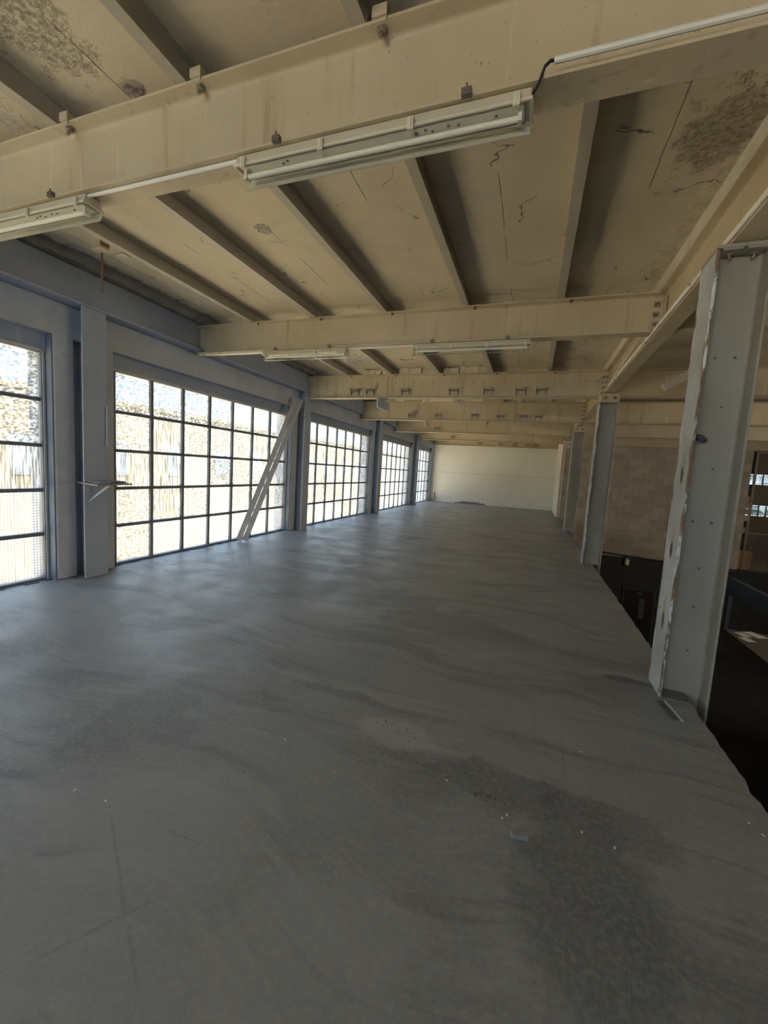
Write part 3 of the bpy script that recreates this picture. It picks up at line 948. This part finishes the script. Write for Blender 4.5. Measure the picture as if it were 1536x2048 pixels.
# ------------------------------------------------------------------ cross beams
beam_labels = [
    'nearest beige steel cross beam, the one crossing the top with two tube lights under it',
    'second beige steel cross beam, rust streaked, with two tube lights hung below',
    'third beige steel cross beam, row of rivet holes and seven small brackets',
    'fourth beige steel cross beam, with six small brackets and a bulb below',
    'fifth beige steel cross beam, with one small bracket toward the windows',
    'sixth beige steel cross beam, before the last beam by the end wall',
    'last beige steel cross beam, set against the white end wall']
BRK = [-3.66, -2.82, -1.74, -1.02, -.38, .01]
brackets = {2: [-4.04] + BRK, 3: BRK, 4: [-3.62], 5: [-3.65], 6: BRK[1:]}
JX = [-4.24, -3.165, -2.085, -.985, .125]
BX0, BX1 = -5.29, GX - .012
BW = .17
for i, (y, zb) in enumerate(zip(BEAM_Y, BEAM_B)):
    t = thing('cross_beam', ((BX0 + BX1) / 2, y, zb), beam_labels[i], 'beam')
    hh = Z_TOP - zb
    prof = i_profile(hh, BW, .024, .013, .022, taper=.010)
    make('beam_body', MB().prism(prof, (0, y, (Z_TOP + zb) / 2), (0, 1, 0), (0, 0, 1), (1, 0, 0), BX0, BX1), MAT['beam'], t)
    yf = y - .0065
    # end cleat with bolts at the girder
    make('end_cleat', MB().box(BX1 - .13, BX1 - .002, yf - .014, yf - .001, zb + .05, Z_TOP - .06).box(BX1 - .014, BX1 - .002, yf - .10, yf - .014, zb + .05, Z_TOP - .06), MAT['beam'], t)
    nb = 3 if i in (0, 1) else 4
    for k in range(nb):
        zz = zb + .10 + k * (hh - .22) / (nb - 1)
        for xx in ((BX1 - .075,) if nb == 3 else (BX1 - .10, BX1 - .045)):
            bb = MB()
            if nb == 3:
                bb.box(xx - .03, xx + .03, yf - .02, yf - .0145, zz - .03, zz + .03)
            hexbolt(bb, (xx, yf - .015, zz), (0, -1, 0), .02 if nb == 3 else .015, .016, .024 if nb == 3 else .02, .025)
            make('bolt', bb, MAT['bolt'], t)
    # cleats holding the joists on the top flange, with bolts below
    if i <= 2:
        for k, jx in enumerate(JX):
            if i == 0:
                make('joist_cleat', MB().box(jx + .075, jx + .15, y - BW / 2 - .012, y - BW / 2 + .03, Z_TOP - .0, Z_TOP + .05).box(jx + .145, jx + .15, y - BW / 2 - .012, y - BW / 2 - .002, Z_TOP - .022, Z_TOP + .0), MAT['beam'], t)
            bb = MB()
            sc_ = 1.0 if i == 0 else .7
            hexbolt(bb, (jx + .115, y - .055, Z_TOP - .018), (0, -.35, -1), .020 * sc_, .022 * sc_, .028 * sc_, .028 * sc_)
            make('bolt', bb, MAT['bolt'] if i == 0 else MAT['dark_steel'], t)
    for k, bx in enumerate(brackets.get(i, [])):
        bb = MB()
        z0, z1, yo = zb + .075, zb + .20, yf
        for sx in (-.095, .085):
            bb.prism([(0, z1), (-.10, z1), (-.012, z0), (0, z0)], (bx + sx, yo, 0), (0, 1, 0), (0, 0, 1), (1, 0, 0), 0, .012)
        bb.box(bx - .095, bx + .097, yo - .10, yo, z1 - .045, z1 - .025)
        make('bracket', bb, MAT['bracket'], t)
    if i == 2:
        hb = MB()
        xx = BX0 + .5
        k = 0
        while xx < BX1 - .15:
            hb.tube([(xx, yf - .0005, 3.535), (xx, yf - .003, 3.535)], .011, 8)
            if k % 3 != 1:
                hb.tube([(xx, yf - .0005, 3.43), (xx, yf - .003, 3.43)], .008, 8)
            xx += .215
            k += 1
        make('rivet_hole', hb, MAT['rubble'], t)

# joists between the beams, five to a bay
bay_words = ['behind the nearest cross beam', 'between the nearest and second cross beams', 'between the second and third cross beams', 'between the third and fourth cross beams']
jord = ['first', 'second', 'third', 'fourth', 'fifth']
jprof = i_profile(Z_SLAB - Z_TOP, .078, .007, .005, .006)
spans = [(-1.4, BEAM_Y[0]), (BEAM_Y[0], BEAM_Y[1]), (BEAM_Y[1], BEAM_Y[2]), (BEAM_Y[2], BEAM_Y[3])]
spans[0] = (-1.4, BEAM_Y[0] - .004)
for s, (a, b) in enumerate(spans):
    word = ['in front of the nearest cross beam', 'between the nearest and second cross beams', 'between the second and third cross beams', 'between the third and fourth cross beams'][s]
    for k, jx in enumerate(JX):
        j = make('joist', MB().prism(jprof, (jx, 0, (Z_SLAB + Z_TOP) / 2 + .001), (1, 0, 0), (0, 0, 1), (0, 1, 0), a + .004, b - .002), MAT['joist'], loc=(jx, (a + b) / 2, Z_TOP))
        tag(j, 'greyish steel ceiling joist %s, %s from the windows' % (word, jord[k]), 'joist', 'ceiling joists')
# infill lumps standing on the third and fourth beams
infill = bpy.data.objects.new('trim_3', None)
scene.collection.objects.link(infill)
infill['kind'] = 'structure'
random.seed(9)
lumps = [(2, -3.86, -3.42, .085), (2, -2.98, -2.48, .10), (2, -2.0, -1.66, .09), (2, -1.64, -1.04, .11), (3, -3.9, -3.4, .08), (3, -2.4, -2.2, .06), (3, -1.55, -.62, .11), (3, -.5, -.05, .07), (3, .3, .9, .06)]
for (bi, x0, x1, hz) in lumps:
    y = BEAM_Y[bi]
    vs, fs = [], []
    nseg = 8
    for q in range(nseg + 1):
        xx = x0 + (x1 - x0) * q / nseg
        d = random.uniform(-.015, .015)
        top = Z_TOP + hz + .03 + random.uniform(-.012, .02)
        vs += [(xx, y - .055 + d, Z_TOP), (xx, y + .06, Z_TOP), (xx, y + .06, min(top, Z_SLAB)), (xx, y - .045 + d, min(top, Z_SLAB))]
    for q in range(nseg):
        for k in range(4):
            k2 = (k + 1) % 4
            fs.append((q * 4 + k, q * 4 + k2, q * 4 + 4 + k2, q * 4 + 4 + k))
    fs += [(3, 2, 1, 0), tuple(nseg * 4 + k for k in range(4))]
    make('infill_block', MB().add(vs, fs), MAT['infill'], infill, smooth=False)

# beams of the right hand bay over the well
rb_words = ['first', 'second', 'third', 'fourth', 'fifth']
for k, i in enumerate((1, 2, 3, 4)):
    y, zb = BEAM_Y[i], BEAM_B[i]
    prof = i_profile(Z_TOP - zb, BW, .024, .013, .022, taper=.010)
    o = make('cross_beam', MB().prism(prof, (0, y, (Z_TOP + zb) / 2), (0, 1, 0), (0, 0, 1), (1, 0, 0), GX + .014, 12.0), MAT['beam'], loc=(6.5, y, zb))
    tag(o, 'dim beige steel beam spanning the dark well to the right, %s seen along the hall' % rb_words[k], 'beam', 'beams over the well')
o = make('cross_beam', MB().prism(i_profile(.5, BW, .024, .013, .022), (0, 19.05, 3.36), (0, 1, 0), (0, 0, 1), (1, 0, 0), GX + .014, 12.0), MAT['beam'], loc=(6.5, 19.05, 3.11))
tag(o, 'dim beige steel beam along the top of the block wall', 'beam', 'beams over the well')
# broken board hanging under the slab of the right bay
o = make('hanging_board', MB().bar((1.86, 7.9, 3.18), (2.78, 7.9, 3.80), .12, .14, (0, 1, 0)), MAT['joist'], loc=(2.2, 7.9, 3.4), bevel=.004)
tag(o, 'loose grey board slanting under the dark ceiling behind the nearest column', 'board')

# ------------------------------------------------------------------ tube lights
def tube_light(x0, x1, y, zt, label, simple=False):
    t = thing('fluorescent_light', ((x0 + x1) / 2, y, zt), label, 'light', 'tube lights under the cross beams')
    def rr(w, h, r, seg=3):
        pts = []
        for sx, sz, a0 in ((1, 1, 0), (-1, 1, 90), (-1, -1, 180), (1, -1, 270)):
            for k in range(seg + 1):
                a = R(a0 + k * 90 / seg)
                pts.append((sx * (w / 2 - r) + r * math.cos(a), sz * (h / 2 - r) + r * math.sin(a)))
        return pts
    w = .125
    # housing: shallow trough, open side down
    make('housing', MB().prism([(-w / 2 + .012, 0), (-w / 2, -.052), (w / 2, -.052), (w / 2 - .012, 0)], (0, y, zt), (0, 1, 0), (0, 0, 1), (1, 0, 0), x0, x1), MAT['lamp_housing'], t, bevel=.006)
    rim = MB()
    rim.box(x0 - .006, x1 + .006, y - w / 2 - .008, y - w / 2 + .004, zt - .066, zt - .052)
    rim.box(x0 - .006, x1 + .006, y + w / 2 - .004, y + w / 2 + .008, zt - .066, zt - .052)
    rim.box(x0 - .008, x0 + .006, y - w / 2 + .004, y + w / 2 - .004, zt - .066, zt - .052)
    rim.box(x1 - .006, x1 + .008, y - w / 2 + .004, y + w / 2 - .004, zt - .066, zt - .052)
    make('rim', rim, MAT['lamp_rim'], t, bevel=.003)
    make('gear_tray', MB().box(x0 + .03, x1 - .03, y - .045, y + .045, zt - .064, zt - .0535), MAT['lamp_tray'], t)
    make('tube', MB().tube([(x0 + .05, y - .012, zt - .092), (x1 - .05, y - .012, zt - .092)], .0135, 12), MAT['tube'], t)
    for xe in (x0 + .045, x1 - .045):
        make('tube_holder', MB().box(xe - .008, xe + .008, y - .032, y + .008, zt - .112, zt - .066), MAT['lamp_tray'], t)
    # clear cover: outer shell only, tapered, closed ends
    prof = [(-w / 2, -.066), (-w / 2 + .012, -.118), (-w / 2 + .028, -.132), (w / 2 - .028, -.132), (w / 2 - .012, -.118), (w / 2, -.066)]
    inner = [(a * .955, b * .985 if b < -.07 else b) for a, b in prof]
    cov = MB()
    n = len(prof)
    vs = [(xx, y + a, zt + b) for xx in (x0, x1) for a, b in prof]
    fs = [(i, i + 1, n + i + 1, n + i) for i in range(n - 1)] + [tuple(range(n)), tuple(range(2 * n - 1, n - 1, -1))]
    cov.add(vs, fs)
    make('diffuser', cov, MAT['diffuser'], t)
    for k in range(4):
        xc = x0 + .06 + (x1 - x0 - .12) * k / 3
        for s in (-1, 1):
            ya, yb = sorted((y + s * (w / 2 + .009), y + s * (w / 2 + .018)))
            make('clip', MB().box(xc - .015, xc + .015, ya, yb, zt - .085, zt - .03).box(xc - .004, xc + .004, ya - .003, yb + .003, zt - .08, zt - .035), MAT['lamp_rim'], t)
    for k in (.18, .82):
        xc = x0 + (x1 - x0) * k
        yb0 = y - w / 2 + .002
        make('beam_clip', MB().box(xc - .022, xc + .022, yb0 - .034, yb0 - .010, zt - .004, zt + .026).box(xc - .004, xc + .004, yb0 - .030, yb0 - .024, zt + .026, zt + .046), MAT['dark_steel'], t)
    if not simple:
        # small parts on the gear tray seen through the cover
        sp = MB()
        for (fx, fy) in ((.66, -.02), (.69, -.03), (.71, -.015), (.76, -.025), (.79, -.02), (.90, -.02), (.18, -.02), (.20, -.03)):
            xx = x0 + (x1 - x0) * fx
            sp.box(xx, xx + .012, y + fy - .004, y + fy + .004, zt - .069, zt - .064)
        make('screw', sp, MAT['dark_steel'], t)['kind'] = 'stuff'
    return t
YL1 = BEAM_Y[0] - .015
tube_light(-1.70, -.15, YL1, 3.278, 'long unlit tube light under the middle of the nearest cross beam')
tube_light(-4.47, -2.90, YL1, 3.278, 'unlit tube light under the nearest beam, cut off by the window side of the picture')
tube_light(-4.03, -2.63, BEAM_Y[1] - .015, 3.288, 'unlit tube light under the second beam, on its window side', True)
tube_light(-1.65, -.17, BEAM_Y[1] - .015, 3.288, 'unlit tube light under the second beam, nearer the girder', True)

# ------------------------------------------------------------------ conduits and cables
def conduit(pts, r, label, mat='conduit', clips=0, group='conduits along the steelwork'):
    o = make('conduit', MB().tube(pts, r, 8), MAT[mat], loc=pts[0])
    tag(o, label, 'conduit', group)
    if clips:
        a, b = Vector(pts[0]), Vector(pts[-1])
        for k in range(clips):
            p = a.lerp(b, (k + .5) / clips)
            d = (b - a).normalized() * .008
            make('clip', MB().tube([p - d, p + d], r * 1.35, 8), MAT['dark_steel'] if mat == 'conduit' else MAT['bolt'], o)
    return o
yb = BEAM_Y[0] - .09
conduit([(-.07, yb, 3.335), (1.1, yb, 3.325)], .0125, 'white conduit along the nearest cross beam toward the girder')
c = make('cable', MB().tube([(-.045, yb + .004, 3.335), (-.085, yb - .004, 3.335), (-.105, yb - .008, 3.315), (-.115, yb - .006, 3.285), (-.128, yb + .01, 3.262), (-.148, yb + .03, 3.25)], .0065, 8), MAT['cable'], loc=(-.05, yb, 3.33))
tag(c, 'short black cable curving from white conduit into the tube light', 'cable')
conduit([(-2.90, BEAM_Y[0] - .045, 3.268), (-1.70, BEAM_Y[0] - .045, 3.268)], .011, 'white conduit under the nearest beam, linking its two tube lights')
conduit([(-5.28, BEAM_Y[1] - .04, 3.277), (-4.03, BEAM_Y[1] - .04, 3.272)], .011, 'white conduit from the window wall to the second beam lights')
conduit([(-2.63, BEAM_Y[1] - .03, 3.277), (-2.15, BEAM_Y[1] - .03, 3.272), (-1.65, BEAM_Y[1] - .03, 3.277)], .011, 'white conduit joining the two tube lights of the second beam')
xg = GX - GB / 2
conduit([(xg - .006, -3, 3.325), (xg - .006, COLS[1] - .5, 3.325)], .013, 'upper white conduit lying along the girder bottom flange', clips=7)
conduit([(xg - .018, -3, 3.290), (xg - .018, COLS[1] - .2, 3.290)], .012, 'lower white conduit along the outer lip of the girder flange', clips=6)
t = make('cable', MB().tube([(xg + .04, BEAM_Y[1] + .16, 3.60), (xg + .035, 7.0, 3.50), (xg + .03, 8.0, 3.44), (xg + .02, 8.7, 3.32)], .009, 6), MAT['conduit'], loc=(xg, 7, 3.5))
tag(t, 'pale cable draped down the girder web past the second cross beam', 'cable')

# ------------------------------------------------------------------ bits hanging from the ceiling
t = thing('ceiling_bracket', (-4.5, 3.33, 3.72), 'bent steel bracket with a hanging rod, under the joist by the window wall', 'bracket')
make('plate', MB().box(-4.56, -4.40, 3.20, 3.30, 3.715, 3.725).box(-4.41, -4.40, 3.20, 3.30, 3.725, 3.80), MAT['beam'], t)
make('plate', MB().box(-4.42, -4.29, 3.36, 3.46, 3.715, 3.725).box(-4.30, -4.29, 3.36, 3.46, 3.725, 3.80), MAT['beam'], t)
make('rod', MB().tube([(-4.57, 3.34, Z_SLAB), (-4.57, 3.34, 3.55), (-4.575, 3.34, 3.33)], .012, 8), MAT['mesh'], t)

o = make('hanging_plate', MB().box(-3.44, -3.40, 8.80, 9.55, 3.00, 3.203), MAT['edge_beam'], loc=(-3.42, 9.1, 3.1))
tag(o, 'dark grey metal plate hanging under the third cross beam', 'plate')
o = make('hanging_box', MB().box(-3.27, -3.19, 12.38, 12.60, 3.02, 3.163), MAT['joist'], loc=(-3.23, 12.5, 3.1), bevel=.006)
tag(o, 'small grey box under the fourth cross beam', 'box')
t = thing('bare_bulb', (-1.36, 12.36, 3.16), 'bare bulb in a holder under the fourth cross beam', 'bulb')
make('bulb_holder', MB().tube([(-1.36, 12.40, 3.165), (-1.36, 12.40, 3.09)], .022, 10), MAT['dark_steel'], t)
make('bulb_glass', MB().tube([(-1.36, 12.40, 3.09), (-1.36, 12.40, 3.06), (-1.36, 12.40, 3.03), (-1.36, 12.40, 3.0), (-1.36, 12.40, 2.985)], [.018, .034, .042, .032, .008], 12), MAT['bulb'], t)

# ------------------------------------------------------------------ boards leaning on the second window column
def lean(a, b, wdt, th, label, side=(.55, -.84, 0)):
    a, b = Vector(a), Vector(b)
    d = (b - a).normalized()
    o = make('plank', MB().bar(a, b, wdt, th, side=side), MAT['plank'], loc=a, bevel=.003)
    return tag(o, label, 'plank')
lean((-5.42, 6.71, .03), (-5.27, 8.40, 3.11), .105, .03, 'upper of two long grey boards leaning across the second window')
lean((-5.317, 6.772, .03), (-5.167, 8.462, 3.10), .105, .03, 'lower of two long grey boards leaning across the second window')

# ------------------------------------------------------------------ wall shelf with odds and ends
t = thing('wall_shelf', (-5.15, 3.78, 1.22), 'small plywood shelf on a strut, fixed to the nearest window column', 'shelf')
make('board', MB().prism([(-5.40, 3.60), (-4.86, 3.47), (-4.97, 4.02), (-5.40, 4.10)], (0, 0, 1.205), (1, 0, 0), (0, 1, 0), (0, 0, 1), 0, .016), MAT['shelf'], t)
make('strut', MB().bar((-5.00, 3.72, 1.20), (-5.235, 3.63, .98), .03, .02), MAT['frame_edge'], t)
o = make('tool_box', MB().box(-5.17, -5.02, 3.62, 3.75, 1.2215, 1.236).box(-5.20, -4.99, 3.59, 3.78, 1.236, 1.243), MAT['edge_beam'], loc=(-5.1, 3.68, 1.221))
tag(o, 'small dark tray on the wall shelf, nearer the column', 'tray')
o = make('metal_offcut', MB().prism([(-.10, 0), (.10, 0), (.085, .028), (-.07, .035)], (-5.06, 3.86, 1.2215), (.8, .6, 0), (0, 0, 1), (-.6, .8, 0), 0, .09), MAT['dark_steel'], loc=(-5.06, 3.86, 1.221))
tag(o, 'dark metal offcut on the wall shelf, nearer the window', 'offcut')

# ------------------------------------------------------------------ floor debris
o = make('wood_offcut', MB().bar((.055, 1.815, .012), (.125, 1.83, .012), .028, .022), MAT['offcut'], loc=(.09, 1.82, 0), bevel=.002)
tag(o, 'small grey wood offcut lying on the dark swept patch of floor', 'offcut')
random.seed(33)
def crumbs(cx, cy, n, sx, sy, name, label):
    mbx = MB()
    for _ in range(n):
        x, y_ = cx + random.gauss(0, sx), cy + random.gauss(0, sy)
        s = random.uniform(.003, .008)
        a = random.uniform(0, 6.28)
        ring = [(x + s * math.cos(a + q * 1.257) * random.uniform(.6, 1.1), y_ + s * math.sin(a + q * 1.257) * random.uniform(.6, 1.1), 0.0) for q in range(5)]
        mbx.add(ring + [(x, y_, s * .9)], [(q, (q + 1) % 5, 5) for q in range(5)])
    ob = make(name, mbx, MAT['rubble'], loc=(cx, cy, 0), smooth=False)
    return tag(ob, label, 'debris', kind='stuff')
crumbs(-.07, 2.01, 30, .05, .015, 'rubble', 'dark crumbs beside the pale chip on the swept floor patch')
crumbs(.23, 2.08, 46, .03, .05, 'rubble', 'dark crumb heap toward the open floor edge')
crumbs(-.70, 2.30, 26, .16, .08, 'rubble', 'scattered crumbs on the paler scuffed floor patch')
crumbs(-4.55, 14.8, 60, .35, .06, 'rubble', 'line of dark grit on the far floor near the windows')
crumbs(-5.05, 4.55, 40, .10, .25, 'rubble', 'grit along the sill of the second window')
for (x, y_) in ((.01, 1.9), (.03, 1.93), (-1.91, 1.24), (-1.72, 1.25), (-.84, 1.84), (-1.22, 1.96), (.42, 2.59), (.49, 1.94), (1.17, 2.3), (1.14, 2.36), (.36, 1.97), (-.28, 2.03)):
    s = random.uniform(.006, .010)
    a = random.uniform(0, 6.28)
    o = make('paint_chip', MB().prism([(s * math.cos(a + q) * k, s * math.sin(a + q) * k) for q, k in ((0, 1.2), (1.4, .6), (3.0, 1.1), (4.6, .7))], (x, y_, 0.0005), (1, 0, 0), (0, 1, 0), (0, 0, 1), 0, .003), MAT['chip'], loc=(x, y_, 0))
    tag(o, 'tiny white paint chip lying on the grey floor', 'paint chip', 'white paint chips on the floor')
o = make('steel_strip', MB().bar((1.085, 3.50, .004), (1.125, 3.24, .004), .012, .008), MAT['frame_edge'], loc=(1.1, 3.4, 0))
tag(o, 'bright steel strip in the floor at the foot of the nearest column', 'strip')
o = make('floor_groove', MB().bar((1.045, 3.49, .002), (1.085, 3.25, .002), .05, .004), MAT['rubble'], loc=(1.06, 3.4, 0))
tag(o, 'dark filled groove in the floor beside the bright steel strip', 'groove')

# ------------------------------------------------------------------ far end
o = make('leaning_stick', MB().bar((-5.14, 22.98, .01), (-5.18, 23.17, .52), .05, .025), MAT['dark_steel'], loc=(-5.14, 23, 0))
tag(o, 'short grey board leaning on the white end wall near the windows', 'board')
mbx = MB()
random.seed(4)
vs, fs = [], []
for q in range(13):
    xx = -4.0 + q * .14
    hgt = .03 + .11 * math.sin(math.pi * q / 12) * random.uniform(.7, 1.1)
    vs += [(xx, 23.0 + random.uniform(-.04, .04), 0), (xx, 23.19, 0), (xx, 23.19, hgt)]
for q in range(12):
    for k in range(3):
        k2 = (k + 1) % 3
        fs.append((q * 3 + k, q * 3 + k2, q * 3 + 3 + k2, q * 3 + 3 + k))
fs += [(0, 2, 1), (36, 37, 38)]
o = make('dust_heap', mbx.add(vs, fs), MAT['slab_edge'], loc=(-3.2, 23.1, 0))
tag(o, 'low heap of swept dust along the foot of the white end wall', 'debris', kind='stuff')
conduit([(1.145, 19.28, .02), (1.145, 19.28, 2.98)], .028, 'pinkish pipe running up the corner where white wall meets block wall', 'pink_pipe', 4, 'pipes at the wall corner')
conduit([(1.215, 19.28, .02), (1.215, 19.28, 2.98)], .022, 'white pipe running up beside the pinkish corner pipe', 'white_pipe', 4, 'pipes at the wall corner')
o = make('corbel', MB().prism([(0, 3.0), (0, 3.26), (-.30, 3.26), (-.30, 3.17), (-.12, 3.0)], (1.10, 19.33, 0), (0, 1, 0), (0, 0, 1), (1, 0, 0), 0, .30), MAT['infill'], loc=(1.22, 19.2, 3.1))
tag(o, 'pale concrete corbel carrying the girder end at the wall corner', 'corbel')

# ------------------------------------------------------------------ lower wall, door, lamp, pipe
d_ = bpy.data.objects.new('door_1', None)
scene.collection.objects.link(d_)
d_.location = (4.6, Y_BLOCK, -4.9)
d_['kind'] = 'structure'
make('leaf', MB().box(4.07, 5.10, Y_BLOCK - .05, Y_BLOCK - .011, -4.9, -2.72), MAT['door'], d_)
make('glass_strip', MB().box(4.62, 4.82, Y_BLOCK - .056, Y_BLOCK - .051, -3.9, -3.05), MAT['door_panel'], d_)
make('closer', MB().box(4.5, 4.70, Y_BLOCK - .09, Y_BLOCK - .051, -2.90, -2.80), MAT['door_panel'], d_)
make('door_frame', MB().box(3.98, 4.06, Y_BLOCK - .06, Y_BLOCK - .011, -4.9, -2.64).box(5.11, 5.19, Y_BLOCK - .06, Y_BLOCK - .011, -4.9, -2.64).box(4.06, 5.11, Y_BLOCK - .06, Y_BLOCK - .011, -2.72, -2.64), MAT['navy'], d_)
conduit([(1.3, Y_BLOCK - .09, -1.20), (3.9, Y_BLOCK - .09, -1.33), (7.7, Y_BLOCK - .09, -1.52)], .03, 'dark pipe across the wall below the block courses', 'navy', 5, 'pipes on the block wall')
t = thing('wall_lamp', (3.98, Y_BLOCK, -1.5), 'small pale wall lamp under the dark pipe above the door', 'lamp')
make('lamp_base', MB().box(3.90, 4.08, Y_BLOCK - .06, Y_BLOCK - .011, -1.46, -1.36), MAT['navy'], t)
make('lamp_shade', MB().tube([(3.99, Y_BLOCK - .12, -1.46), (3.99, Y_BLOCK - .12, -1.52), (3.99, Y_BLOCK - .12, -1.70), (3.99, Y_BLOCK - .12, -1.74)], [.05, .085, .085, .04], 12), MAT['conduit'], t)
t = thing('panel_frame', (3.7, Y_BLOCK, -.8), 'square pale painted outline with stud on the block wall', 'panel')
make('plate', MB().box(3.35, 4.15, Y_BLOCK - .012, Y_BLOCK - .007, -.95, -.50), MAT['block'], t)

# ------------------------------------------------------------------ gallery rail, post, papers, mesh screen
t = thing('gallery_rail', (5.0, 9, -1.95), 'dark slate blue steel rail beam along the gallery over the well', 'rail')
make('rail_beam', MB().box(4.97, 5.03, 2.0, 12.74, -1.02, -.62), MAT['navy'], t)
make('top_edge', MB().box(4.94, 5.06, 2.0, 12.74, -.619, -.60), MAT['navy'], t)
for yy in (12.66, 8.2, 3.8):
    make('post', MB().box(4.96, 5.04, yy - .05, yy + .05, -1.95, -1.02), MAT['navy'], t)
random.seed(8)
for k, (x, y_, rz, w, h, lb) in enumerate(((5.58, 12.93 - .38, .5, .30, .42, 'largest white sheet of paper on the gallery floor'), (5.28, 12.42, .35, .22, .30, 'middle pale sheet of paper on the gallery floor'), (5.22, 12.05, .3, .22, .30, 'small pale sheet of paper nearest the gallery edge'))):
    ca, sa = math.cos(rz), math.sin(rz)
    o = make('paper', MB().prism([(-w / 2, -h / 2), (w / 2, -h / 2), (w / 2, h / 2), (-w / 2, h / 2)], (x, y_, -1.949), (ca, sa, 0), (-sa, ca, 0), (0, 0, 1), 0, .002), MAT['paper'], loc=(x, y_, -1.949))
    tag(o, lb, 'paper')
t = thing('mesh_screen', (9.9, Y_BLOCK, -1.95), 'rusty wire mesh screen closing the room beyond the block wall', 'screen')
fr = MB()
X0, X1, Z0, Z1 = 7.86, 12.0, -1.95, 3.05
make('frame_bar', MB().box(X0, X0 + .06, Y_BLOCK + .04, Y_BLOCK + .10, Z0, Z1), MAT['mesh'], t)
make('frame_bar', MB().box(X0, X1, Y_BLOCK + .04, Y_BLOCK + .10, Z1, Z1 + .06), MAT['mesh'], t)
make('frame_bar', MB().box(X0 + .06, X1, Y_BLOCK + .04, Y_BLOCK + .10, .0, .05), MAT['mesh'], t)
make('frame_post', MB().box(8.72, 8.86, Y_BLOCK + .02, Y_BLOCK + .12, Z0, Z1), MAT['navy'], t)
wm = MB()
st = .085
k = int((Z1 - Z0 + X1 - X0) / st)
for q in range(k):
    # both diagonals
    for sgn in (1, -1):
        c0 = q * st
        pa = []
        xs, zs = (X0, Z0 + c0) if c0 <= Z1 - Z0 else (X0 + c0 - (Z1 - Z0), Z1)
        xe, ze = (X0 + c0, Z0) if c0 <= X1 - X0 else (X1, Z0 + c0 - (X1 - X0))
        if sgn == -1:
            zs, ze = Z0 + Z1 - zs, Z0 + Z1 - ze
        if xs < 9.4:
            f = min(1, (9.4 - xs) / max(xe - xs, 1e-6))
            xe, ze = xs + (xe - xs) * f, zs + (ze - zs) * f
            if xe - xs > .02:
                wm.bar((xs, Y_BLOCK + .07 + sgn * .004, zs), (xe, Y_BLOCK + .07 + sgn * .004, ze), .006, .012, (0, 0, 1))
o = make('wire_mesh', wm, MAT['mesh'], t, smooth=False)
o['kind'] = 'stuff'
o = make('plywood_sheet', MB().box(7.95, 8.5, 20.2, 20.22, -1.95, -.75), MAT['plywood'], loc=(8.2, 20.2, -1.95))
tag(o, 'orange plywood sheet standing behind the mesh screen', 'board')
o = make('chair_back', MB().box(8.0, 8.62, 20.6, 20.64, -.62, -.25).box(8.0, 8.04, 20.6, 20.64, -1.95, -.62).box(8.58, 8.62, 20.6, 20.64, -1.95, -.62), MAT['navy'], loc=(8.3, 20.6, -1.95))
tag(o, 'dark metal stand behind the mesh screen above the plywood', 'stand')
